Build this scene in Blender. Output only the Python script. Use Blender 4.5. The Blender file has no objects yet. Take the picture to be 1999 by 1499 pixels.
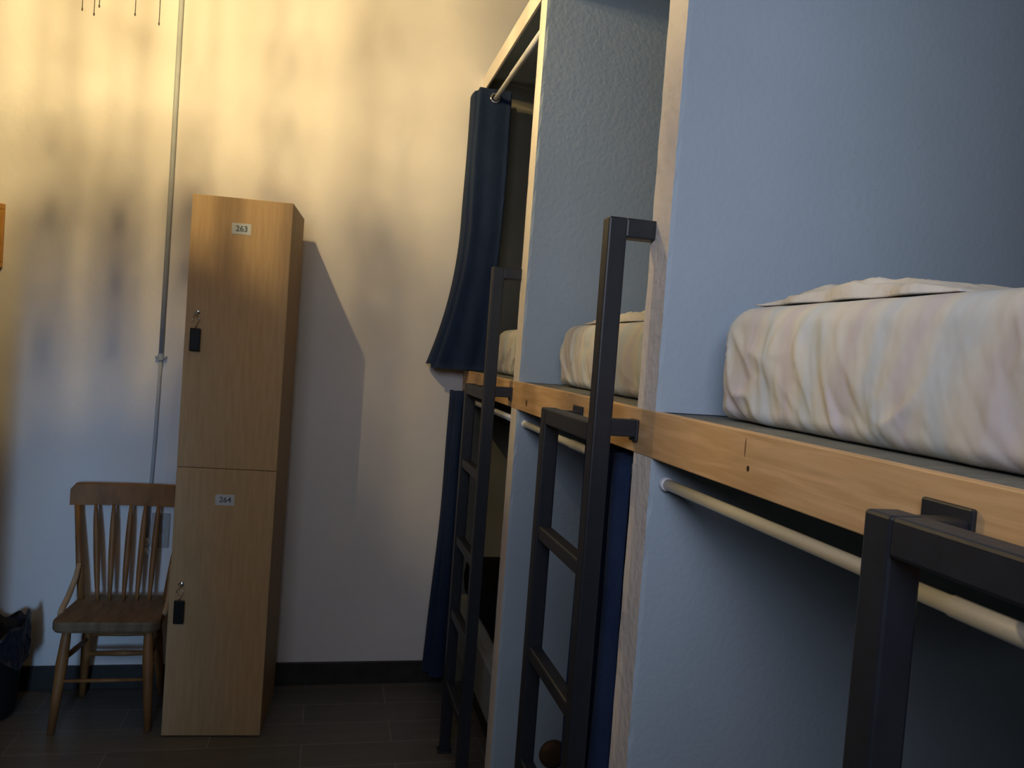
import bpy, bmesh, math, random
from mathutils import noise as mnoise
from mathutils import Vector, Matrix
random.seed(7)
S = bpy.context.scene
COL = S.collection
PI = math.pi

# ------------------------------------------------------------ camera
EYE = 1.3576
def camera():
    f, cx, cy = 1560.0, 999.5, 749.5
    vp = (640.0, 664.0); hs = 0.0745
    Y = Vector((vp[0]-cx, -(vp[1]-cy), -f)).normalized()
    H = Vector((1, -hs, 0))
    Z = H.cross(Y).normalized()
    X = Y.cross(Z).normalized()
    R = Matrix((X, Y, Z))
    cd = bpy.data.cameras.new('camera'); c = bpy.data.objects.new('camera', cd); COL.objects.link(c)
    cd.sensor_fit = 'HORIZONTAL'; cd.sensor_width = 36; cd.lens = 36*f/1999
    cd.clip_start = 0.02
    c.matrix_world = Matrix.Translation((0, 0, EYE)) @ R.to_4x4()
    S.camera = c
camera()
S.view_settings.view_transform = 'Standard'
S.view_settings.look = 'None'
S.view_settings.gamma = 1
S.view_settings.use_curve_mapping = False
S.view_settings.exposure = 0.0

# ------------------------------------------------------------ light
w = bpy.data.worlds.new('world'); S.world = w; w.use_nodes = True
w.node_tree.nodes['Background'].inputs[0].default_value = (0.45, 0.5, 0.6, 1)
w.node_tree.nodes['Background'].inputs[1].default_value = 0.010

def area(name, loc, size, sizey, power, color, look, spread=180):
    l = bpy.data.lights.new(name, 'AREA'); l.shape = 'RECTANGLE'; l.size = size; l.size_y = sizey
    l.energy = power; l.color = color; l.spread = math.radians(spread)
    o = bpy.data.objects.new(name, l); COL.objects.link(o); o.location = loc
    d = Vector(look)-Vector(loc); o.rotation_euler = d.to_track_quat('-Z', 'Y').to_euler()
    return o
# daylight from the window behind the photographer, and a narrow shaft through the doorway behind
area('window_daylight', (-0.25, -0.60, 2.10), 1.3, 0.8, 6.7, (0.82, 0.86, 1.0), (.75, 1.0, 1.62), 92)
area('doorway_daylight', (-0.62, -1.5, 1.25), 0.30, 1.5, 0.75, (0.36, 0.62, 1.0), (-.86, 3.19, .60), 15)

# ------------------------------------------------------------ materials
def mat(name, col, rough=0.6, noise=0.0, scale=8, bump=0.0, bscale=60, metal=0.0, stretch=(1,1,1), col2=None, spec=0.3, trans=0.0, sheen=0):
    m = bpy.data.materials.new(name); m.use_nodes = True
    nt = m.node_tree; b = nt.nodes['Principled BSDF']
    b.inputs['Base Color'].default_value = (*col, 1); b.inputs['Roughness'].default_value = rough
    b.inputs['Metallic'].default_value = metal
    b.inputs['Specular IOR Level'].default_value = spec
    if trans: b.inputs['Transmission Weight'].default_value = trans
    if sheen: b.inputs['Sheen Weight'].default_value = sheen
    tc = nt.nodes.new('ShaderNodeTexCoord'); mp = nt.nodes.new('ShaderNodeMapping')
    mp.inputs['Scale'].default_value = stretch
    nt.links.new(tc.outputs['Object'], mp.inputs[0])
    if noise or col2:
        n = nt.nodes.new('ShaderNodeTexNoise'); n.inputs['Scale'].default_value = scale; n.inputs['Detail'].default_value = 5
        nt.links.new(mp.outputs[0], n.inputs[0])
        r = nt.nodes.new('ShaderNodeValToRGB')
        c2 = col2 if col2 else tuple(c*(1-noise) for c in col)
        r.color_ramp.elements[0].position = 0.35; r.color_ramp.elements[1].position = 0.65
        r.color_ramp.elements[0].color = (*c2, 1); r.color_ramp.elements[1].color = (*col, 1)
        nt.links.new(n.outputs[0], r.inputs[0]); nt.links.new(r.outputs[0], b.inputs['Base Color'])
    if bump:
        n2 = nt.nodes.new('ShaderNodeTexNoise'); n2.inputs['Scale'].default_value = bscale; n2.inputs['Detail'].default_value = 6
        nt.links.new(mp.outputs[0], n2.inputs[0])
        bp = nt.nodes.new('ShaderNodeBump'); bp.inputs['Strength'].default_value = bump; bp.inputs['Distance'].default_value = 0.01
        nt.links.new(n2.outputs[0], bp.inputs['Height']); nt.links.new(bp.outputs[0], b.inputs['Normal'])
    return m

M = {}
M['plaster'] = mat('white_plaster', (0.78, 0.75, 0.74), 0.8, noise=0.06, scale=2.5, bump=0.25, bscale=14, spec=0.15)
M['cream'] = mat('cream_paint', (0.80, 0.74, 0.70), 0.7, noise=0.05, scale=12, bump=0.3, bscale=50, spec=0.2)
M['blue'] = mat('blue_grey_paint', (0.40, 0.485, 0.58), 0.75, noise=0.04, scale=5, bump=0.12, bscale=90, spec=0.2)
M['lining'] = mat('olive_grey_shade', (0.20, 0.19, 0.15), 0.85, noise=0.1, scale=6, spec=0.1)  # shade inside the far bay put into this dark colour
M['ceiling'] = mat('ceiling_paint', (0.25, 0.24, 0.23), 0.9, noise=0.03, spec=0.1)
M['deck'] = mat('grey_board', (0.20, 0.21, 0.20), 0.7, noise=0.3, scale=20, bump=0.2, stretch=(1, 6, 1))
M['baseboard'] = mat('dark_tile', (0.035, 0.035, 0.033), 0.5, noise=0.3, scale=20)
M['steel'] = mat('charcoal_steel', (0.016, 0.019, 0.028), 0.45, noise=0.15, scale=30, spec=0.5, bump=0.05)
M['curtain'] = mat('navy_fabric', (0.038, 0.068, 0.165), 0.9, noise=0.15, scale=40, bump=0.35, bscale=500, stretch=(1,1,.3), spec=0.1, sheen=0.1)
M['sheet'] = None
M['rod'] = mat('white_plastic', (0.78, 0.80, 0.86), 0.35, noise=0.03, spec=0.5)
M['chrome'] = mat('chrome', (0.75, 0.72, 0.68), 0.2, noise=0.05, metal=1.0)
M['conduit'] = mat('grey_conduit', (0.42, 0.46, 0.50), 0.5, noise=0.1, scale=15)
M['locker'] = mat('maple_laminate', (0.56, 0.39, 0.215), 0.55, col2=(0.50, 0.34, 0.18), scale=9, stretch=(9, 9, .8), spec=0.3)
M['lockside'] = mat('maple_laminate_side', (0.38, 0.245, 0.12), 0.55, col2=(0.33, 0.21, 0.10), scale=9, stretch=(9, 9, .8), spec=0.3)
M['chairwood'] = mat('worn_brown_wood', (0.30, 0.135, 0.042), 0.5, col2=(0.20, 0.085, 0.027), scale=8, stretch=(3, 3, 1), spec=0.4)
M['seatwood'] = mat('dull_seat_wood', (0.19, 0.135, 0.08), 0.65, col2=(0.12, 0.08, 0.045), scale=10, stretch=(4, 1, 1))
M['barewood'] = mat('bare_scuffed_wood', (0.50, 0.34, 0.20), 0.6, noise=0.2, scale=20)
M['black'] = mat('black_plastic', (0.012, 0.012, 0.012), 0.45, noise=0.1)
M['label'] = mat('paper_label', (0.62, 0.66, 0.68), 0.6, noise=0.04)
M['ink'] = mat('ink', (0.10, 0.14, 0.18), 0.7, noise=0.05)
M['bin'] = mat('bin_plastic', (0.015, 0.018, 0.02), 0.5, noise=0.1)
M['bag'] = mat('bin_liner', (0.05, 0.06, 0.085), 0.25, noise=0.3, scale=30, bump=0.8, bscale=40, spec=0.6)
M['frame'] = mat('orange_wood_frame', (0.55, 0.27, 0.07), 0.5, noise=0.2, scale=20)
M['paper'] = mat('print_paper', (0.6, 0.5, 0.35), 0.8, noise=0.1)
M['ball'] = mat('brown_disc_wood', (0.075, 0.042, 0.022), 0.7, noise=0.15, scale=20)
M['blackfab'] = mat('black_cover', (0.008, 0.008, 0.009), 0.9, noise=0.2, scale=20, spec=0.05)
M['brass'] = mat('brass', (0.5, 0.33, 0.12), 0.35, noise=0.05, metal=1.0)
M['crystal'] = mat('amber_crystal', (0.85, 0.70, 0.42), 0.15, noise=0.05, spec=0.5)
M['plate'] = mat('socket_plate', (0.42, 0.40, 0.38), 0.4, noise=0.04)
M['greypanel'] = mat('grey_panel_paint', (0.22, 0.245, 0.27), 0.8, noise=0.05, scale=8, spec=0.1)
M['plug'] = mat('white_plug', (0.8, 0.8, 0.78), 0.3, noise=0.04, spec=0.6)
M['dark'] = mat('recess_shade', (0.03, 0.03, 0.03), 0.9, noise=0.1)  # near-black colour holds the shade under the low bed

def rail_mat():
    m = bpy.data.materials.new('pine_wood'); m.use_nodes = True
    nt = m.node_tree; b = nt.nodes['Principled BSDF']; b.inputs['Roughness'].default_value = 0.55
    b.inputs['Specular IOR Level'].default_value = 0.3
    tc = nt.nodes.new('ShaderNodeTexCoord'); mp = nt.nodes.new('ShaderNodeMapping')
    mp.inputs['Scale'].default_value = (1, 0.12, 1.6); nt.links.new(tc.outputs['Object'], mp.inputs[0])
    wv = nt.nodes.new('ShaderNodeTexNoise'); wv.inputs['Scale'].default_value = 42; wv.inputs['Detail'].default_value = 4
    wv.inputs['Distortion'].default_value = 0.6
    nt.links.new(mp.outputs[0], wv.inputs[0])
    r = nt.nodes.new('ShaderNodeValToRGB'); r.color_ramp.elements[0].position = .35; r.color_ramp.elements[1].position = .65
    r.color_ramp.elements[0].color = (0.55, 0.34, 0.165, 1); r.color_ramp.elements[1].color = (0.72, 0.48, 0.26, 1)
    nt.links.new(wv.outputs[0], r.inputs[0])
    # two small knots as spots at fixed places on the board
    prev = r.outputs[0]
    for (y, z, ry, rz, c) in ((0.934, 1.232, .0035, .004, (.05, .02, .01, 1)), (0.945, 1.258, .0016, .013, (.20, .09, .05, 1)), (2.12, 1.226, .008, .010, (.16, .08, .03, 1))):
        sp = nt.nodes.new('ShaderNodeSeparateXYZ'); nt.links.new(tc.outputs['Object'], sp.inputs[0])
        def mth(op, a, bb):
            n = nt.nodes.new('ShaderNodeMath'); n.operation = op
            for i, q in enumerate((a, bb)):
                if isinstance(q, (int, float)): n.inputs[i].default_value = q
                else: nt.links.new(q, n.inputs[i])
            return n.outputs[0]
        dy = mth('DIVIDE', mth('SUBTRACT', sp.outputs[1], y), ry); dz = mth('DIVIDE', mth('SUBTRACT', sp.outputs[2], z), rz)
        d = mth('ADD', mth('MULTIPLY', dy, dy), mth('MULTIPLY', dz, dz))
        k = mth('LESS_THAN', d, 1.0)
        mx = nt.nodes.new('ShaderNodeMix'); mx.data_type = 'RGBA'
        nt.links.new(k, mx.inputs[0]); nt.links.new(prev, mx.inputs[6]); mx.inputs[7].default_value = c
        prev = mx.outputs[2]
    nt.links.new(prev, b.inputs['Base Color'])
    return m
M['rail'] = rail_mat()

def sheet_mat():
    m = bpy.data.materials.new('striped_sheet_cotton'); m.use_nodes = True
    nt = m.node_tree; b = nt.nodes['Principled BSDF']; b.inputs['Roughness'].default_value = 0.85
    b.inputs['Specular IOR Level'].default_value = 0.15
    tc = nt.nodes.new('ShaderNodeTexCoord')
    n = nt.nodes.new('ShaderNodeTexNoise'); n.inputs['Scale'].default_value = 6; n.inputs['Detail'].default_value = 2
    nt.links.new(tc.outputs['Object'], n.inputs[0])
    sc = nt.nodes.new('ShaderNodeVectorMath'); sc.operation = 'SCALE'; sc.inputs['Scale'].default_value = .16
    nt.links.new(n.outputs['Color'], sc.inputs[0])
    ad = nt.nodes.new('ShaderNodeVectorMath'); ad.operation = 'ADD'
    nt.links.new(tc.outputs['Object'], ad.inputs[0]); nt.links.new(sc.outputs[0], ad.inputs[1])
    wv = nt.nodes.new('ShaderNodeTexWave'); wv.bands_direction = 'Y'; wv.inputs['Scale'].default_value = 2.6
    wv.inputs['Distortion'].default_value = .5
    nt.links.new(ad.outputs[0], wv.inputs[0])
    r = nt.nodes.new('ShaderNodeValToRGB'); e = r.color_ramp.elements
    e[0].position = 0; e[0].color = (.60, .65, .70, 1); e[1].position = 1; e[1].color = (.64, .60, .63, 1)
    for p, c in ((.25, (.67, .67, .645, 1)), (.6, (.69, .665, .62, 1)), (.85, (.65, .625, .61, 1))):
        q = e.new(p); q.color = c
    nt.links.new(wv.outputs[0], r.inputs[0]); nt.links.new(r.outputs[0], b.inputs['Base Color'])
    n2 = nt.nodes.new('ShaderNodeTexNoise'); n2.inputs['Scale'].default_value = 22; n2.inputs['Detail'].default_value = 2
    mp = nt.nodes.new('ShaderNodeMapping'); mp.inputs['Scale'].default_value = (1, 1.2, .8); mp.inputs['Rotation'].default_value = (.5, 0, 0)
    nt.links.new(tc.outputs['Object'], mp.inputs[0]); nt.links.new(mp.outputs[0], n2.inputs[0])
    bp = nt.nodes.new('ShaderNodeBump'); bp.inputs['Strength'].default_value = .35; bp.inputs['Distance'].default_value = .012
    nt.links.new(n2.outputs[0], bp.inputs['Height']); nt.links.new(bp.outputs[0], b.inputs['Normal'])
    return m
M['sheet'] = sheet_mat()

def floor_mat():
    m = bpy.data.materials.new('grey_plank_tile'); m.use_nodes = True
    nt = m.node_tree; b = nt.nodes['Principled BSDF']; b.inputs['Roughness'].default_value = 0.42
    tc = nt.nodes.new('ShaderNodeTexCoord')
    br = nt.nodes.new('ShaderNodeTexBrick'); br.inputs['Scale'].default_value = 1
    br.inputs['Brick Width'].default_value = 0.60; br.inputs['Row Height'].default_value = 0.15
    br.inputs['Mortar Size'].default_value = 0.0022; br.inputs['Bias'].default_value = 0
    br.inputs['Color1'].default_value = (.13, .13, .125, 1); br.inputs['Color2'].default_value = (.165, .155, .14, 1)
    br.inputs['Mortar'].default_value = (.26, .26, .25, 1)
    nt.links.new(tc.outputs['Object'], br.inputs[0])
    n = nt.nodes.new('ShaderNodeTexNoise'); n.inputs['Scale'].default_value = 10; n.inputs['Detail'].default_value = 6
    mp = nt.nodes.new('ShaderNodeMapping'); mp.inputs['Scale'].default_value = (.4, 3, 1)
    nt.links.new(tc.outputs['Object'], mp.inputs[0]); nt.links.new(mp.outputs[0], n.inputs[0])
    mx = nt.nodes.new('ShaderNodeMix'); mx.data_type = 'RGBA'; mx.blend_type = 'MULTIPLY'; mx.inputs[0].default_value = .5
    nt.links.new(br.outputs[0], mx.inputs[6]); nt.links.new(n.outputs[0], mx.inputs[7])
    nt.links.new(mx.outputs[2], b.inputs['Base Color'])
    return m
M['floor'] = floor_mat()

# ------------------------------------------------------------ builders
def link(name, bm, m, parent=None, smooth=False):
    bm.normal_update()
    me = bpy.data.meshes.new(name); bm.to_mesh(me); bm.free()
    o = bpy.data.objects.new(name, me); COL.objects.link(o)
    if isinstance(m, (list, tuple)):
        for q in m: me.materials.append(q)
    else: me.materials.append(m)
    if smooth:
        for p in me.polygons: p.use_smooth = True
    if parent:
        o.parent = parent
        o.matrix_parent_inverse = Matrix.Identity(4)
    return o
def tag(o, label, cat, group=None, kind=None):
    o['label'] = label; o['category'] = cat
    if group: o['group'] = group
    if kind: o['kind'] = kind
    return o
def struct(o, label=None):
    o['kind'] = 'structure'
    if label: o['label'] = label
    return o
def thing(name, loc, label, cat, group=None, rz=0):
    o = bpy.data.objects.new(name, None); COL.objects.link(o); o.location = loc; o.rotation_euler = (0, 0, rz)
    o.empty_display_size = .1
    return tag(o, label, cat, group)
def box(bm, lo, hi, bev=0.0, seg=2):
    t = bmesh.new()
    bmesh.ops.create_cube(t, size=1)
    c = [(lo[i]+hi[i])/2 for i in range(3)]; s = [abs(hi[i]-lo[i]) for i in range(3)]
    for v in t.verts: v.co = Vector((c[0]+v.co.x*s[0], c[1]+v.co.y*s[1], c[2]+v.co.z*s[2]))
    if bev: bmesh.ops.bevel(t, geom=t.edges[:], offset=bev, segments=seg, affect='EDGES', profile=.5)
    me = bpy.data.meshes.new('t'); t.to_mesh(me); t.free(); bm.from_mesh(me); bpy.data.meshes.remove(me)
def tube(bm, pts, radii, n=14, cap=True):
    """round tube through points with a radius per point"""
    pts = [Vector(p) for p in pts]
    if isinstance(radii, (int, float)): radii = [radii]*len(pts)
    rings = []; up = None
    for i, p in enumerate(pts):
        d = (pts[min(i+1, len(pts)-1)] - pts[max(i-1, 0)]).normalized()
        if up is None:
            up = d.orthogonal().normalized()
        up = (up - d*up.dot(d)).normalized()
        sd = d.cross(up)
        rings.append([bm.verts.new(p + (up*math.cos(a)+sd*math.sin(a))*radii[i]) for a in [2*PI*k/n for k in range(n)]])
    for a, b in zip(rings, rings[1:]):
        for k in range(n): bm.faces.new((a[k], a[(k+1) % n], b[(k+1) % n], b[k]))
    if cap:
        bm.faces.new(rings[0][::-1]); bm.faces.new(rings[-1])
    return rings
def lathe(bm, prof, c=(0, 0, 0), n=32, closed=False):
    rings = []
    for r, z in prof:
        rings.append([bm.verts.new((c[0]+r*math.cos(2*PI*k/n), c[1]+r*math.sin(2*PI*k/n), c[2]+z)) for k in range(n)])
    for a, b in zip(rings, rings[1:]):
        for k in range(n): bm.faces.new((a[k], a[(k+1) % n], b[(k+1) % n], b[k]))
    return rings
def torus(bm, c, ax, R, r, n=28, m=10):
    ax = Vector(ax).normalized(); u = ax.orthogonal().normalized(); v = ax.cross(u); c = Vector(c)
    g = []
    for i in range(n):
        a = 2*PI*i/n; d = u*math.cos(a)+v*math.sin(a)
        g.append([bm.verts.new(c+d*(R+r*math.cos(2*PI*j/m))+ax*r*math.sin(2*PI*j/m)) for j in range(m)])
    for i in range(n):
        for j in range(m):
            bm.faces.new((g[i][j], g[(i+1) % n][j], g[(i+1) % n][(j+1) % m], g[i][(j+1) % m]))

# ------------------------------------------------------------ room shell
WALL_Y = 3.19; FX = 0.541; BACKX = 2.55; CEIL = 4.0
def slab(name, lo, hi, m, bev=0):
    bm = bmesh.new(); box(bm, lo, hi, bev); return struct(link(name, bm, m))
slab('floor', (-3.2, -1.7, -0.1), (BACKX+.1, WALL_Y, 0), M['floor'])
slab('wall_far', (-3.2, WALL_Y, -0.1), (BACKX+.1, WALL_Y+.1, CEIL), M['plaster'])
slab('ceiling', (-3.2, -1.7, CEIL), (BACKX+.1, WALL_Y+.1, CEIL+.1), M['ceiling'])
slab('wall_left', (-3.3, -1.7, 0), (-3.2, WALL_Y, CEIL), M['ceiling'])
slab('daylight_blocker', (-1.16, 2.24, 0), (-1.0, 2.34, 2.3), M['lockside'])  # unseen pier added to cut the daylight at the far wall's left end
slab('wall_right', (BACKX, -1.7, 0), (BACKX+.1, WALL_Y, CEIL), M['blue'])
slab('baseboard_far', (-3.2, WALL_Y-.012, 0), (FX+.0, WALL_Y, .088), M['baseboard'], .002)

# bunk block: dividing walls, roof panel, fascia
RAIL_T, RAIL_B = 1.279, 1.2005
PART = [(2.228, 2.302), (1.246, 1.328), (0.262, 0.344)]
def rough_edge_wall(name, y0, y1, z0, z1):
    """dividing wall with a blue body and a cream front edge that is slightly wavy"""
    bm = bmesh.new(); rnd = random.Random(name)
    nz = max(6, int((z1-z0)/.03)); rows = []
    for i in range(nz+1):
        z = z0+(z1-z0)*i/nz
        a = rnd.uniform(-.0016, .0016); b = rnd.uniform(-.0016, .0016)
        if i in (0, nz): a = b = 0
        rows.append([bm.verts.new(p) for p in ((FX, y0+.0016+a, z), (FX+.008, y0, z), (BACKX, y0, z), (BACKX, y1, z), (FX+.008, y1, z), (FX, y1-.0016+b, z))])
    for a, b in zip(rows, rows[1:]):
        for k in range(6):
            f = bm.faces.new((a[k], a[(k+1) % 6], b[(k+1) % 6], b[k]))
            f.material_index = 1 if k == 5 else 0
    bm.faces.new(rows[0][::-1]); bm.faces.new(rows[-1])
    bmesh.ops.recalc_face_normals(bm, faces=bm.faces[:])
    return struct(link(name, bm, [M['blue'], M['cream']]))
NM = ['wall_divider_far', 'wall_divider_middle', 'wall_divider_near']
for nm, (a, b) in zip(NM, PART):
    rough_edge_wall(nm+'_upper', a, b, RAIL_T, 2.447)
    rough_edge_wall(nm+'_lower', a, b, 0, RAIL_B)
bm = bmesh.new(); box(bm, (FX+.004, -.7, 2.4475), (BACKX, WALL_Y, 2.46)); struct(link('ceiling_bunk_block', bm, M['blue']))
bm = bmesh.new(); box(bm, (FX-.004, -.7, 2.385), (FX+.004, WALL_Y, 2.447), .001); struct(link('trim_1', bm, M['cream']))
bm = bmesh.new(); box(bm, (FX, 2.302, RAIL_T), (BACKX, 2.302+.0, RAIL_T)) ; bm.free()
slab('wall_far_bunk_lining', (FX+.002, WALL_Y-.006, 0), (BACKX, WALL_Y-.0005, 2.447), M['lining'])  # sheet over the end wall, its colour carries the bay's shade

# wooden rail along all bays
bm = bmesh.new(); box(bm, (FX-.001, -.7, RAIL_B), (FX+.016, WALL_Y-.002, RAIL_T), .0015)
tag(link('wooden_rail', bm, M['rail']), 'long pale pine board running across the front of all the upper bunks', 'bed rail')

BAYS = [(2.302, WALL_Y-.007), (1.328, 2.228), (0.344, 1.246)]
where = ['farthest upper bunk, next to the white end wall', 'middle upper bunk, behind the full-length ladder', 'nearest upper bunk on the right']
for (a, b), wd in zip(BAYS, where):
    bm = bmesh.new(); box(bm, (FX+.0165, a+.005, 1.258), (BACKX-.002, b-.005, RAIL_T-.001), .001)
    tag(link('bunk_platform', bm, M['deck']), 'grey board under the mattress of the '+wd, 'bunk board', 'upper bunk platforms')

# lower bed bases
low = ['farthest lower bunk, seen behind the far ladder', 'middle lower bunk, behind the full-length ladder', 'nearest lower bunk, out of the light']
for i, ((a, b), wd) in enumerate(zip(BAYS, low)):
    if i: continue
    t = thing('low_bed', (FX, (a+b)/2, 0), 'low grey painted bed base at the foot of the far ladder', 'bed base')
    hb = (b-a)/2-.002
    bm = bmesh.new(); box(bm, (.004, -hb, .232), (.022, hb, .383), .001); link('front_panel', bm, M['greypanel'], t)
    bm = bmesh.new(); box(bm, (.0225, -hb, .365), (BACKX-FX-.004, hb, .382)); link('deck', bm, M['greypanel'], t)
    bm = bmesh.new(); box(bm, (.09, -hb, 0.0), (.108, hb, .364)); link('plinth', bm, M['dark'], t)  # set-back board coloured as the shade below the panel

# ------------------------------------------------------------ mattresses
def mattress(yc, wid, x0, z0, h, mt, seed, label, yaw=0, length=1.8, name='mattress', grp='mattresses of the upper bunks', sheet=True):
    t = thing(name, (x0, yc, z0), label, 'mattress', grp, yaw)
    rnd = random.Random(seed)
    nz = 44
    ph = [rnd.uniform(0, 6.28) for _ in range(12)]
    off = Vector((rnd.uniform(0, 50), rnd.uniform(0, 50), rnd.uniform(0, 50)))
    def ridge(p): return 1-abs(mnoise.noise(p))*2.2
    def disp(y, z, x):
        k = 1-z/h
        warp = mnoise.noise(Vector((y*5, z*6, 3))+off)*.05
        m1 = max(0, min(1, .75+1.3*mnoise.noise(Vector((y*4.3, z*5, 31))+off)))
        m2 = max(0, min(1, .70+1.5*mnoise.noise(Vector((y*5.1, z*4, 47))+off)))
        a = ridge(Vector(((y+warp-.55*z)*13, (z+.4*y)*5.0, 0))+off)*m1      # slanting creases
        a = max(a, ridge(Vector(((y-warp+.75*z)*9, (z-.5*y)*7.0, 63))+off)*m2)
        b = ridge(Vector(((y-warp-.30*z)*30, z*6.0, 9))+off)*(.35+.65*m1)   # gathers, stronger at the hem
        c = mnoise.noise(Vector((y*6, z*9, 20))+off)
        env = min(1, (h-z)/.05)
        return env*(+.0085*max(0, a)**2.6*(.5+.7*k) - .0060*max(0, b)**2*k**1.3) + .005*c
    R = .045
    hw = wid/2
    bm = bmesh.new()
    # build by layers in z; each layer is a rounded rectangle outline
    def outline(ins, n_c=10, n_s=170):
        pts = []
        r = max(R-ins*.4, .01)
        x_a, x_b, y_a, y_b = ins, length-ins, -hw+ins, hw-ins
        def arc(cx, cy, a0):
            for k in range(n_c+1):
                a = a0+PI/2*k/n_c; pts.append((cx+r*math.cos(a), cy+r*math.sin(a)))
        arc(x_a+r, y_a+r, PI)           # front corner at -y
        for k in range(1, 8): pts.append((x_a+r+(x_b-x_a-2*r)*k/8, y_a))
        arc(x_b-r, y_a+r, 1.5*PI)
        arc(x_b-r, y_b-r, 0)
        for k in range(7, 0, -1): pts.append((x_a+r+(x_b-x_a-2*r)*k/8, y_b))
        arc(x_a+r, y_b-r, PI/2)
        for k in range(1, n_s): pts.append((x_a, y_b-r-(y_b-y_a-2*r)*k/n_s))
        return pts
    lay = []
    for i in range(nz+1):
        u = i/nz; z = h*u
        # rounded top and bottom edges
        rb, rt = .022, .035
        ins = 0
        if z < rb: ins = rb-math.sqrt(max(0, rb*rb-(rb-z)**2))
        if z > h-rt: ins = rt-math.sqrt(max(0, rt*rt-(z-h+rt)**2))
        ring = []
        for (x, y) in outline(ins):
            d = disp(y, z, x)
            fx = max(0, 1-x/.12)
            bul = .008*math.sin(PI*u)
            ring.append(bm.verts.new((x-(d+bul)*fx if x < .12 else x, y+(d if x >= .02 else d*.4), z)))
        lay.append(ring)
    n = len(lay[0])
    for a, b in zip(lay, lay[1:]):
        for k in range(n): bm.faces.new((a[k], a[(k+1) % n], b[(k+1) % n], b[k]))
    bm.faces.new(lay[0][::-1]); bm.faces.new(lay[-1])
    bmesh.ops.recalc_face_normals(bm, faces=bm.faces[:])
    body = link('fitted_sheet_body', bm, mt, t, True)
    return t

def folded_sheet(x0, y0, x1, y1, z, hgt, seed, label, mt, grp, yaw=0, org=None):
    """crumpled flat folded linen lying on the mattress: closed slab with lumpy top"""
    rnd = random.Random(seed)
    bm = bmesh.new(); nx, ny = 110, 80
    ph = [rnd.uniform(0, 6.28) for _ in range(8)]
    ox, oy = (x0+x1)/2, (y0+y1)/2
    top, bot = [], []
    for i in range(nx+1):
        rt, rb = [], []
        for j in range(ny+1):
            u, v = i/nx, j/ny
            e = min(u, 1-u)*(x1-x0); g = min(v, 1-v)*(y1-y0)
            edge = min(1, e/.012)*min(1, g/.05)
            x = x0+(x1-x0)*u + .006*math.sin(22*v+ph[0])*(1-u); y = y0+(y1-y0)*v + .005*math.sin(17*u+ph[1])
            env = .10+.90*math.sin(PI*min(1, .04+v*.96))**.9
            cr = mnoise.noise(Vector((x*9, y*14, ph[4])))*.5+.5
            cr2 = abs(mnoise.noise(Vector((x*30, y*22, ph[5]))))
            layer = .0 if e > .03 else -.25*math.sin(PI*e/.03)
            zz = z + .003 + hgt*edge**.4*env*(.62+layer+.42*cr-.30*cr2)
            rt.append(bm.verts.new((x-ox, y-oy, zz))); rb.append(bm.verts.new((x-ox, y-oy, z+.001)))
        top.append(rt); bot.append(rb)
    for i in range(nx):
        for j in range(ny):
            bm.faces.new((top[i][j], top[i+1][j], top[i+1][j+1], top[i][j+1]))
            bm.faces.new((bot[i][j+1], bot[i+1][j+1], bot[i+1][j], bot[i][j]))
    for j in range(ny):
        bm.faces.new((top[0][j+1], bot[0][j+1], bot[0][j], top[0][j])); bm.faces.new((top[nx][j], bot[nx][j], bot[nx][j+1], top[nx][j+1]))
    for i in range(nx):
        bm.faces.new((top[i][0], bot[i][0], bot[i+1][0], top[i+1][0])); bm.faces.new((top[i+1][ny], bot[i+1][ny], bot[i][ny], top[i][ny]))
    bmesh.ops.recalc_face_normals(bm, faces=bm.faces[:])
    o = link('folded_sheet', bm, mt, None, True); o.location = (ox, oy, 0); o.rotation_euler = (0, 0, yaw)
    return tag(o, label, 'sheet', grp)

M['linen'] = mat('white_linen', (.70, .67, .63), .85, noise=.06, scale=14, bump=.7, bscale=30, spec=.1)
mattress(.775, .83, .622, RAIL_T+.0005, .180, M['sheet'], 3, 'thick mattress in a creased pale striped sheet in the nearest upper bunk')
mattress(1.785, .82, .648, RAIL_T+.0005, .172, M['sheet'], 8, 'pale sheeted mattress in the middle upper bunk, partly behind the tall ladder post')
mattress(2.675, .70, .635, RAIL_T+.0005, .168, M['sheet'], 13, 'pale sheeted mattress in the farthest upper bunk, seen beside the far ladder')
folded_sheet(.650, .735, 1.10, 1.140, RAIL_T+.1805, .034, 1, 'crumpled white top sheet lying folded on the nearest upper mattress', M['linen'], 'top sheets on the upper mattresses')
folded_sheet(.675, 1.42, 1.25, 2.10, RAIL_T+.1725, .034, 2, 'crumpled white top sheet lying folded on the middle upper mattress', M['linen'], 'top sheets on the upper mattresses')
folded_sheet(.70, 2.40, 1.25, 2.95, RAIL_T+.1685, .024, 3, 'white top sheet lying folded on the farthest upper mattress', M['linen'], 'top sheets on the upper mattresses')
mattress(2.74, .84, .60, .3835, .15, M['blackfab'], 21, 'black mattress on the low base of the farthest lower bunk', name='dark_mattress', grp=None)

# brown knob on the divider
bm = bmesh.new(); lathe(bm, [(0, 0), (.020, .0), (.020, .008), (.038, .012), (.042, .020), (.040, .030), (.028, .036), (0, .038)], n=36)
bmesh.ops.remove_doubles(bm, verts=bm.verts[:], dist=.0001)
for v in bm.verts: v.co = Vector((v.co.x, -v.co.z, v.co.y))
bmesh.ops.recalc_face_normals(bm, faces=bm.faces[:])
o = link('wooden_disc', bm, M['ball'], None, True); o.location = (.722, PART[0][0], .192)
tag(o, 'round brown wooden knob low on the blue-grey divider beside the tall ladder post', 'disc')

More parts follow.
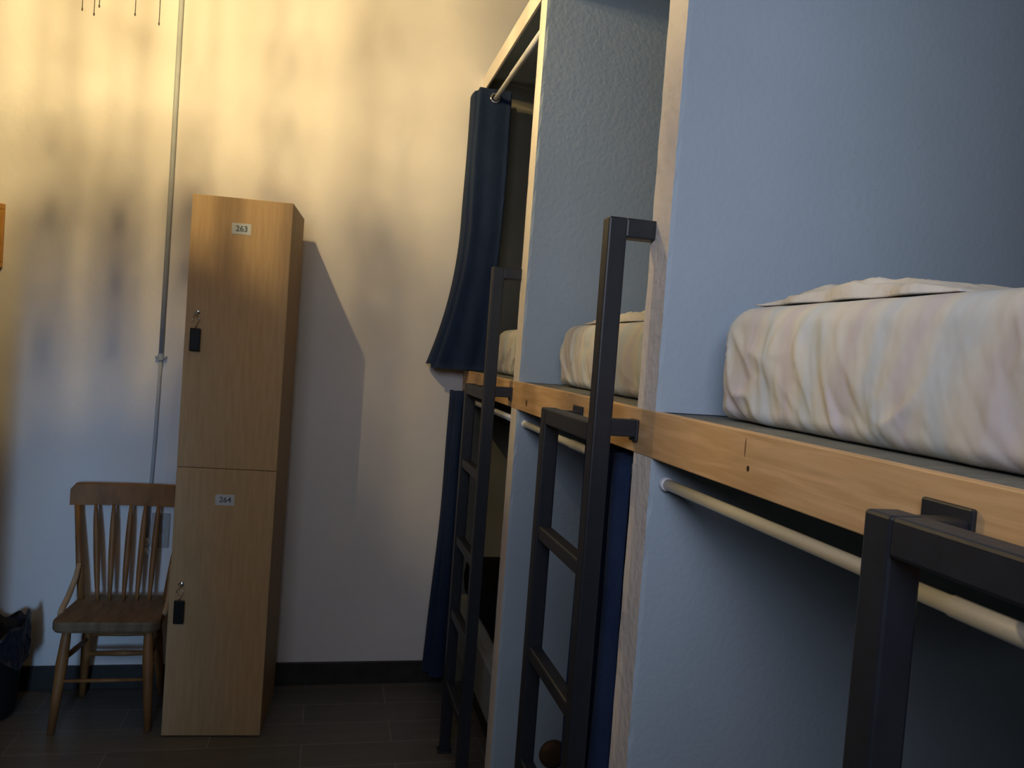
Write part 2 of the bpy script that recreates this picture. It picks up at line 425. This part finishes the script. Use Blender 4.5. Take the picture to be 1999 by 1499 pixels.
# ------------------------------------------------------------ curtain rods
def rod(y0, y1, x, z, label, r=.0092, thick=None):
    t = thing('curtain_rod', (x, y0, z), label, 'curtain rod', 'curtain rods in the bunk openings')
    L = y1-y0
    if thick is None: thick = L*.5
    bm = bmesh.new(); tube(bm, [(0, .001, 0), (0, thick, 0), (0, thick+.001, 0), (0, L-.001, 0)], [r*1.14, r*1.14, r, r], 20); link('tube', bm, M['rod'], t, True)
    for yy in (.0, L-.014):
        bm = bmesh.new(); tube(bm, [(0, yy+.0005, 0), (0, yy+.003, 0), (0, yy+.010, 0), (0, yy+.0135, 0)], [r*1.2, r*1.3, r*1.3, r*1.2], 20); link('end_cap', bm, M['rod'], t, True)
    return t
rod(.344, 1.246, .568, 1.159, 'white curtain rod under the pine board in the nearest bay', thick=.262)
rod(1.328, 2.228, .568, 1.159, 'white curtain rod under the pine board behind the full-length ladder')
rod(2.302, WALL_Y-.007, .568, 1.159, 'white curtain rod under the pine board behind the far ladder')
rod(2.302, WALL_Y-.007, .560, 2.318, 'cream curtain rod at the top of the far bay carrying the long navy curtain', r=.0085)

# ------------------------------------------------------------ curtains
def curtain(label, sec_top, sec_bot, z1, z0, rings=None, sag=0.35, seed=1, hem=True, grp='navy bunk curtains', zoff=None):
    """sec_*: matching lists of (x,y) along the folded cloth; smooth pleats; solidified"""
    org = Vector(((sec_top[0][0]+sec_top[-1][0])/2, (sec_top[0][1]+sec_top[-1][1])/2, z0))
    t = thing('curtain', org, label, 'curtain', grp)
    def smooth(sec, n=9):
        out = []
        P = [Vector((*sec[0],))]+[Vector((*p,)) for p in sec]+[Vector((*sec[-1],))]
        for i in range(1, len(P)-2):
            a, b, c, d = P[i-1], P[i], P[i+1], P[i+2]
            for k in range(n):
                u = k/n
                out.append(.5*((2*b)+(-a+c)*u+(2*a-5*b+4*c-d)*u*u+(-a+3*b-3*c+d)*u**3))
        out.append(P[-2]); return out
    T, B = smooth(sec_top), smooth(sec_bot)
    rnd = random.Random(seed); p1, p2 = rnd.uniform(0, 6), rnd.uniform(0, 6)
    bm = bmesh.new(); nz = 40; rows = []
    for i in range(nz+1):
        s = i/nz; z = z1+(z0-z1)*s
        w = max(0, (s-sag)/(1-sag))**1.8
        row = []
        for j, (a, b) in enumerate(zip(T, B)):
            p = a.lerp(b, w)
            q = j/len(T)
            wob = .0035*math.sin(7*s+p1+q*9)*math.sin(PI*s)
            dz = (zoff(q)*s if zoff else 0)
            row.append(bm.verts.new((p.x+wob-org.x, p.y+wob*.5-org.y, z+dz-org.z)))
        rows.append(row)
    for a, b in zip(rows, rows[1:]):
        for j in range(len(a)-1): bm.faces.new((a[j], a[j+1], b[j+1], b[j]))
    bmesh.ops.solidify(bm, geom=bm.faces[:], thickness=.0022)
    link('cloth', bm, M['curtain'], t, True)
    if rings:
        for (c, ax) in rings:
            bm = bmesh.new(); torus(bm, Vector(c)-org, ax, .0165, .0036); link('eyelet', bm, M['chrome'], t, True)
    return t
# upper: hung at the far end of the far bay, its hem pulled out over the board
curtain('long navy blue curtain hanging from the upper rod against the white end wall',
        [(.486, 3.165), (.484, 3.120), (.488, 3.075), (.494, 3.066), (.498, 3.050), (.497, 3.026), (.503, 3.018), (.535, 3.022), (.570, 3.018), (.603, 3.022), (.618, 3.018), (.624, 3.030), (.618, 3.066), (.600, 3.090), (.560, 3.085), (.527, 3.092), (.527, 3.125), (.560, 3.135), (.615, 3.13), (.63, 3.155)],
        [(.384, 3.170), (.382, 3.150), (.392, 3.120), (.410, 3.112), (.412, 3.095), (.408, 3.075), (.420, 3.062), (.470, 3.070), (.520, 3.056), (.565, 3.066), (.598, 3.058), (.610, 3.066), (.605, 3.095), (.580, 3.110), (.530, 3.105), (.480, 3.112), (.475, 3.130), (.52, 3.145), (.585, 3.14), (.60, 3.165)],
        2.352, 1.2815, rings=[((.558, 3.016, 2.318), (.1, 1, 0)), ((.558, 3.088, 2.318), (-.1, 1, 0)), ((.560, 3.136, 2.318), (.1, 1, 0))], sag=.47, seed=4,
        zoff=lambda q: .014*(q < .12))
curtain('long navy curtain hanging to the floor beside the far ladder, against the end wall',
        [(.500, 3.165), (.484, 3.140), (.500, 3.110), (.530, 3.125), (.520, 3.090), (.496, 3.075), (.515, 3.050), (.535, 3.065), (.536, 3.10)],
        [(.462, 3.160), (.448, 3.130), (.466, 3.100), (.520, 3.120), (.505, 3.085), (.468, 3.070), (.495, 3.045), (.528, 3.060), (.534, 3.10)],
        1.197, .075, sag=0, seed=5)
curtain('navy blue curtain gathered under the pine board behind the tall ladder post',
        [(.545, 1.340), (.520, 1.372), (.560, 1.398), (.612, 1.415), (.560, 1.440), (.522, 1.465), (.560, 1.490), (.612, 1.51), (.560, 1.535), (.53, 1.565)],
        [(.545, 1.340), (.510, 1.372), (.560, 1.398), (.612, 1.415), (.560, 1.440), (.510, 1.465), (.560, 1.490), (.612, 1.51), (.560, 1.530), (.53, 1.548)],
        1.190, .06, sag=0, seed=6)

# ------------------------------------------------------------ ladders
TX0, TX1, TW = .455, .489, .034
def ladder(y_far, label, tallh=1.606, span=.314):
    yn = y_far-span                 # far face of near (tall) post
    t = thing('bunk_ladder', (TX0, yn, 0), label, 'ladder', 'steel ladders up to the upper bunks')
    o = Vector((TX0, yn, 0))
    def B(name, lo, hi, bev=.0035, par=t):
        bm = bmesh.new(); box(bm, Vector(lo)-o, Vector(hi)-o, bev); return link(name, bm, M['steel'], par)
    B('post', (TX0, y_far-TW, .006), (TX1, y_far, 1.249))
    B('post', (TX0, yn-TW, .006), (TX1, yn, tallh))
    B('handle', (TX1-.002, yn-TW, tallh-TW), (FX+.13, yn, tallh))
    B('top_bar', (TX0, yn, 1.215), (TX1, y_far-TW, 1.249))
    for z in (.985, .725, .48, .235):
        B('rung', (TX0+.003, yn-.001, z-.014), (TX1-.003, y_far-TW+.001, z+.014))
    for yy, zz, e in ((yn-TW, 1.228, .0), (y_far-TW, 1.2155, .028)):
        b = B('bracket', (TX1-.001, yy+.004, zz), (FX-.002, yy+TW-.004, zz+.030), .002)
        B('bracket_flange', (FX-.007, yy+.001, zz-.008), (FX-.0012, yy+TW-.001+e, zz+.031+e*.35), .002, b)
    for yy in (yn-TW, y_far-TW):
        B('foot', (TX0-.008, yy-.005, 0), (TX1+.006, yy+TW+.005, .007), .002)
    return t
ladder(2.64, 'dark steel ladder farthest away, beside the long navy curtain', tallh=1.608)
ladder(1.655, 'full-length dark steel ladder in the middle, with its tall post and handle in view')
ladder(.592, 'nearest dark steel ladder, its squared corner under the pine board at lower right')

# ------------------------------------------------------------ locker
A = Vector((-.4579, 2.7904, 0)); Bp = Vector((-.1387, 2.7662, 0))
rz = math.atan2(Bp.y-A.y, Bp.x-A.x); LW = .320; LD = .336; LH = 1.80
t = thing('locker', A, 'tall two-door maple laminate locker standing by the white end wall', 'locker', None, rz)
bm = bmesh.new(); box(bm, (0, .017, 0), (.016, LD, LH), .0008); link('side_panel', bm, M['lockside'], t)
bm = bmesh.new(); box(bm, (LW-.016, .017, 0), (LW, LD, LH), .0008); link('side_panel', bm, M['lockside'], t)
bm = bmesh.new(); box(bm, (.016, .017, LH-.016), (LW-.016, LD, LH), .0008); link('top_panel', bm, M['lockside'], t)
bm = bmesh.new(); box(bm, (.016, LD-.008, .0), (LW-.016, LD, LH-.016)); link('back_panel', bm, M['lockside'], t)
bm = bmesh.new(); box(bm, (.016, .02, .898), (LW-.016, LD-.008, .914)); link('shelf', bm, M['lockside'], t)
def text_mesh(s, size, m, parent, loc, rot):
    c = bpy.data.curves.new('lettering', 'FONT'); c.body = s; c.size = size; c.extrude = .0002; c.align_x = 'CENTER'; c.align_y = 'CENTER'
    c.offset = .0004
    tmp = bpy.data.objects.new('t', c); COL.objects.link(tmp)
    dg = bpy.context.evaluated_depsgraph_get(); me = bpy.data.meshes.new_from_object(tmp.evaluated_get(dg))
    bpy.data.objects.remove(tmp)
    o = bpy.data.objects.new('lettering', me); COL.objects.link(o); me.materials.clear(); me.materials.append(m)
    o.parent = parent; o.location = loc; o.rotation_euler = rot
    return o
for (z0, z1, num, zl, lk, tagz) in ((.9075, LH, '263', 1.700, 1.419, (1.290, 1.365)), (.004, .9055, '264', .803, .516, (.387, .466))):
    bm = bmesh.new(); box(bm, (.0015, 0, z0), (LW-.0005, .016, z1), .0012); d = link('door', bm, M['locker'], t)
    bm = bmesh.new(); box(bm, (.129, -.0008, zl-.018), (.190, 0.0, zl+.018), .0003, 1); link('number_label', bm, M['label'], d)
    # lettering stays a sub-part of the door
    text_mesh(num, .026, M['ink'], d, (.161, -.0012, zl), (PI/2, 0, 0))
    bm = bmesh.new(); tube(bm, [(.038, .002, lk), (.038, -.004, lk), (.038, -.006, lk)], [.0095, .0095, .0075], 20); link('lock', bm, M['chrome'], d, True)
    up = num == '263'
    kt = thing('key', A+Matrix.Rotation(rz, 3, 'Z') @ Vector((.038, -.006, lk)),
               'small key with a black tag hanging in the %s locker door' % ('upper' if up else 'lower'), 'key', 'keys in the locker doors', rz)
    bm = bmesh.new(); torus(bm, (0, -.010, -.004), (1, 0, 0), .0085, .0018, 18, 8); box(bm, (-.001, -.004, -.003), (.001, .0, .003)); link('key_bow', bm, M['chrome'], kt, True)
    bm = bmesh.new(); torus(bm, (0, -.010, -.024), (.3, 1, 0), .0125, .0011, 22, 6); link('key_ring', bm, M['chrome'], kt, True)
    bm = bmesh.new(); tube(bm, [(0, -.0105, -.036), (.0, -.009, tagz[1]-lk-.001)], .0016, 8); link('tag_cord', bm, M['chrome'], kt, True)
    bm = bmesh.new(); box(bm, (-.0165, -.012, tagz[0]-lk), (.0165, -.006, tagz[1]-lk), .003); link('tag', bm, M['black'], kt)

# ------------------------------------------------------------ chair
t = thing('dining_chair', (-.655, 2.96, 0), 'brown wooden spindle-back chair standing half behind the locker', 'chair')
o = Vector((-.655, 2.96, 0))
def P(x, y, z): return Vector((x, y, z))-o
bm = bmesh.new()
# seat outline: broader front, rounded corners
out = []
def arc(cx, cy, r, a0, a1, n=8):
    for k in range(n+1):
        a = a0+(a1-a0)*k/n; out.append((cx+r*math.cos(a), cy+r*math.sin(a)))
arc(-.785, 2.862, .036, PI, 1.5*PI); arc(-.525, 2.862, .036, 1.5*PI, 2*PI)
arc(-.532, 3.09, .03, 0, PI/2); arc(-.778, 3.09, .03, PI/2, PI)
lv = []
for z, s in ((.338, .975), (.346, 1.0), (.366, 1.0), (.374, .985), (.372, .93), (.366, .8)):
    lv.append([bm.verts.new(P(-.655+(x+.655)*s, 2.96+(y-2.96)*s, z)) for x, y in out])
for a, b in zip(lv, lv[1:]):
    for k in range(len(out)): bm.faces.new((a[k], a[(k+1) % len(out)], b[(k+1) % len(out)], b[k]))
bm.faces.new(lv[0][::-1]); bm.faces.new(lv[-1]); link('seat', bm, M['seatwood'], t, False)
# crest rail, slightly curved
bm = bmesh.new(); n = 24; pr = []
for k in range(n+1):
    u = k/n; x = -.860+.405*u; bow = .018*math.sin(PI*u); e = min(u, 1-u)*.405
    zt = .782-(.022*(1-min(1, e/.022))**2); yb = 3.125+bow
    pr.append([bm.verts.new(P(x, yb+dy, z)) for dy, z in ((-.012, .702), (-.013, zt-.006), (-.008, zt), (.008, zt), (.012, zt-.006), (.012, .702))])
for a, b in zip(pr, pr[1:]):
    for k in range(6): bm.faces.new((a[k], a[(k+1) % 6], b[(k+1) % 6], b[k]))
bm.faces.new(pr[0]); bm.faces.new(pr[-1][::-1]); bmesh.ops.recalc_face_normals(bm, faces=bm.faces[:])
link('crest_rail', bm, M['chairwood'], t)
for xt, xb in ((-.838, -.798), (-.476, -.516)):
    bm = bmesh.new(); tube(bm, [P(xb, 3.085, .366), P(xb+(xt-xb)*.3, 3.095, .47), P(xt, 3.125, .71)], [.0115, .0125, .0095], 12); link('back_post', bm, M['chairwood'], t, True)
for xt, xb in ((-.776, -.741), (-.716, -.702), (-.658, -.656), (-.609, -.612), (-.565, -.570)):
    bm = bmesh.new(); pts = []; rr = []
    for k in range(13):
        u = k/12; pts.append(P(xb+(xt-xb)*u, 3.072+.05*u, .362+.345*u))
        rr.append(.0050+.0062*math.sin(PI*min(1, max(0, (u-.04)/.92)))**.45 - .0012*(1-u))
    r = tube(bm, pts, rr, 12)
    for v in bm.verts: pass
    link('spindle', bm, M['chairwood'], t, True)
# hip braces: bent wood from each back post forward to the seat, scuffed pale along the outside
for s in (-1, 1):
    X = lambda x: -.655+s*x
    bm = bmesh.new(); tube(bm, [P(X(.155), 3.084, .50), P(X(.158), 3.06, .455), P(X(.164), 3.01, .405), P(X(.166), 2.95, .378), P(X(.164), 2.92, .370)], [.008, .009, .010, .010, .008], 10)
    link('hip_brace', bm, M['barewood'], t, True)
def leg(a, b, nm='leg'):
    bm = bmesh.new(); a, b = Vector(a), Vector(b)
    tube(bm, [P(*a), P(*a.lerp(b, .12)), P(*a.lerp(b, .35)), P(*a.lerp(b, .62)), P(*b)], [.0125, .015, .0185, .0155, .0115], 14); link(nm, bm, M['chairwood'], t, True)
leg((-.780, 2.875, .345), (-.803, 2.835, 0)); leg((-.530, 2.875, .345), (-.507, 2.835, 0))
leg((-.765, 3.075, .345), (-.788, 3.125, 0)); leg((-.545, 3.075, .345), (-.522, 3.125, 0))
def stretch(a, b, r=.0085):
    bm = bmesh.new(); a, b = Vector(a), Vector(b); tube(bm, [P(*a), P(*a.lerp(b, .5)), P(*b)], [r*.8, r*1.15, r*.8], 12); link('stretcher', bm, M['chairwood'], t, True)
stretch((-.793, 2.850, .170), (-.517, 2.850, .170), .006)
stretch((-.774, 3.095, .168), (-.536, 3.095, .168), .0095)
stretch((-.771, 3.089, .240), (-.539, 3.089, .240), .0065)
stretch((-.788, 2.861, .235), (-.771, 3.089, .225), .009)
stretch((-.522, 2.861, .235), (-.539, 3.089, .225), .009)

# ------------------------------------------------------------ waste bin
t = thing('waste_bin', (-1.085, 2.995, 0), 'black round waste bin on the floor at the left edge', 'bin')
bm = bmesh.new(); lathe(bm, [(.0, .0), (.112, .0), (.116, .004), (.138, .285), (.141, .290), (.136, .290), (.112, .008), (0, .008)]); bmesh.ops.recalc_face_normals(bm, faces=bm.faces[:]); bmesh.ops.remove_doubles(bm, verts=bm.verts[:], dist=.0001)
link('bin_body', bm, M['bin'], t, True)
bm = bmesh.new(); rnd = random.Random(5); n = 64; rows = []
prof = [(.125, .18), (.133, .26), (.137, .300), (.143, .322), (.147, .308), (.147, .285), (.150, .25), (.151, .20)]
for i, (r, z) in enumerate(prof):
    rows.append([bm.verts.new(((r+.004*math.sin(11*a+i)*(i > 1)+.004*math.sin(23*a+2*i)*(i > 4))*math.cos(a), (r+.004*math.sin(11*a+i)*(i > 1))*math.sin(a), z+(.022*math.sin(3*a+1)+.012*math.sin(8*a))*(i in (2, 3, 4))+(.03*math.sin(5*a))*(i == 7))) for a in [2*PI*k/n for k in range(n)]])
for a, b in zip(rows, rows[1:]):
    for k in range(n): bm.faces.new((a[k], a[(k+1) % n], b[(k+1) % n], b[k]))
bmesh.ops.solidify(bm, geom=bm.faces[:], thickness=.0008)
link('bin_liner', bm, M['bag'], t, True)

# ------------------------------------------------------------ wall fittings
t = thing('conduit', (-.597, WALL_Y-.012, 1.25), 'thin grey conduit running down the white wall behind the chair', 'conduit')
bm = bmesh.new(); tube(bm, [(-.06, .0, 1.345), (-.018, 0, 1.345), (-.006, 0, 1.340), (0, 0, 1.325), (0.001, 0, .6), (.0, 0, 0)], .0085, 14); link('upper_pipe', bm, M['conduit'], t, True)
bm = bmesh.new(); tube(bm, [(0, 0, 0), (-.004, 0, -.3), (-.012, 0, -.62), (-.014, 0, -.68)], .0062, 12); link('lower_pipe', bm, M['conduit'], t, True)
bm = bmesh.new(); tube(bm, [(0, 0, -.012), (0, 0, .012)], .0105, 14); box(bm, (-.020, -.003, -.004), (.020, .011, .004), .001); link('clip', bm, M['conduit'], t)
t = thing('wall_socket', (-.565, WALL_Y, .60), 'grey socket plate on the wall behind the chair back', 'socket')
bm = bmesh.new(); box(bm, (-.032, -.012, -.065), (.032, -.001, .065), .003); link('plate', bm, M['plate'], t)
bm = bmesh.new(); box(bm, (-.016, -.0135, .008), (.016, -.0118, .042), .001); box(bm, (-.016, -.0135, -.042), (.016, -.0118, -.008), .001); link('outlet', bm, M['conduit'], t)
for z, lb in ((.560, 'upper'), (.520, 'lower')):
    bm = bmesh.new(); tube(bm, [(0, .0, 0), (0, -.014, 0), (0, -.022, 0)], [.012, .012, .007], 16)
    for v in bm.verts: v.co.z *= 1.25
    o2 = link('plug', bm, M['plug'], None, True); o2.location = (-.609, WALL_Y-.001, z)
    tag(o2, '%s of the two small white plugs on the wall behind the chair spindles' % lb, 'plug', 'white plugs behind the chair')

t = thing('picture_frame', (-1.268, WALL_Y, 1.64), 'orange-brown wooden frame on the white wall at the left edge', 'picture frame')
bm = bmesh.new()
box(bm, (-.13, -.018, -.112), (.13, -.001, -.092), .002); box(bm, (-.13, -.018, .092), (.13, -.001, .112), .002)
box(bm, (-.13, -.018, -.0915), (-.11, -.001, .0915), .002); box(bm, (.11, -.018, -.0915), (.13, -.001, .0915), .002)
link('frame', bm, M['frame'], t)
bm = bmesh.new(); box(bm, (-.11, -.008, -.092), (.11, -.002, .092)); link('print', bm, M['paper'], t)

# ------------------------------------------------------------ chandelier (mostly above the frame)
LP = Vector((-.58, 2.11, 2.52))
t = thing('chandelier', (LP.x, LP.y, CEIL), 'hanging light with thin amber crystal strings, only its tips in view at top left', 'ceiling light')
dz = LP.z-CEIL
bm = bmesh.new(); lathe(bm, [(0.0, -.001), (.05, -.001), (.05, -.012), (.03, -.03), (.006, -.036), (0, -.036)]); link('canopy', bm, M['brass'], t, True)
bm = bmesh.new(); tube(bm, [(0, 0, -.03), (0, 0, dz-.13)], .003, 8); link('cord', bm, M['brass'], t, True)
bm = bmesh.new(); torus(bm, (0, 0, dz+.18), (0, 0, 1), .155, .004, 40, 8)
for k in range(3):
    a = 2*PI*k/3+.4; tube(bm, [(0, 0, dz+.18), (.155*math.cos(a), .155*math.sin(a), dz+.18)], .003, 8)
link('ring', bm, M['brass'], t, True)
bm = bmesh.new(); lathe(bm, [(0, dz-.13), (.06, dz-.128), (.120, dz-.115), (.123, dz-.110), (.06, dz-.122), (0, dz-.124)], n=40); bmesh.ops.remove_doubles(bm, verts=bm.verts[:], dist=.0001); link('blocking_dish', bm, M['brass'], t, True)  # unseen, added under the bulbs to block their downward light
BULBS = ((.032, .012, -.075, 24, .014), (-.028, .022, -.050, 19, .014), (-.006, -.036, -.018, 17, .013), (.0, .0, .060, 46, .012))
for (x, y, z, e, sr) in BULBS:
    bm = bmesh.new(); tube(bm, [(x, y, dz-.125), (x, y, dz+z-.022)], [.006, .006], 12); link('candle', bm, M['brass'], t, True)
    pl = bpy.data.lights.new('bulb', 'POINT'); pl.energy = e; pl.color = (1, .75, .35); pl.shadow_soft_size = sr
    po = bpy.data.objects.new('bulb', pl); COL.objects.link(po); po.location = LP+Vector((x, y, z))
rnd = random.Random(11)
for k in range(22):
    a = 2*PI*(k+rnd.uniform(-.35, .35))/22
    R = .155; zl = dz-rnd.uniform(.20, .30)
    x, y = R*math.cos(a), R*math.sin(a)
    bm = bmesh.new(); tube(bm, [(x, y, dz+.178), (x, y, zl)], .0012, 6)
    z = dz+.15
    while z > zl+.01:
        q = rnd.choice((.006, .0075, .0105)); bmesh.ops.create_icosphere(bm, subdivisions=1, radius=q, matrix=Matrix.Translation((x, y, z)) @ Matrix.Diagonal((1, 1, 1.7, 1))); z -= q*3.0
    link('crystal_string', bm, M['crystal'], t, False)
for (x, z) in ((-.590, 2.065), (-.565, 2.058), (-.555, 2.078), (-.479, 2.072), (-.427, 2.059)):
    yy = 2.03-LP.y; x -= LP.x
    bm = bmesh.new(); zz = z-CEIL; tube(bm, [(x, yy, dz-.124), (x, yy, zz)], .0011, 6)
    bmesh.ops.create_icosphere(bm, subdivisions=1, radius=.0022, matrix=Matrix.Translation((x, yy, zz)) @ Matrix.Diagonal((1, 1, 2, 1)))
    link('crystal_string', bm, M['crystal'], t, False)
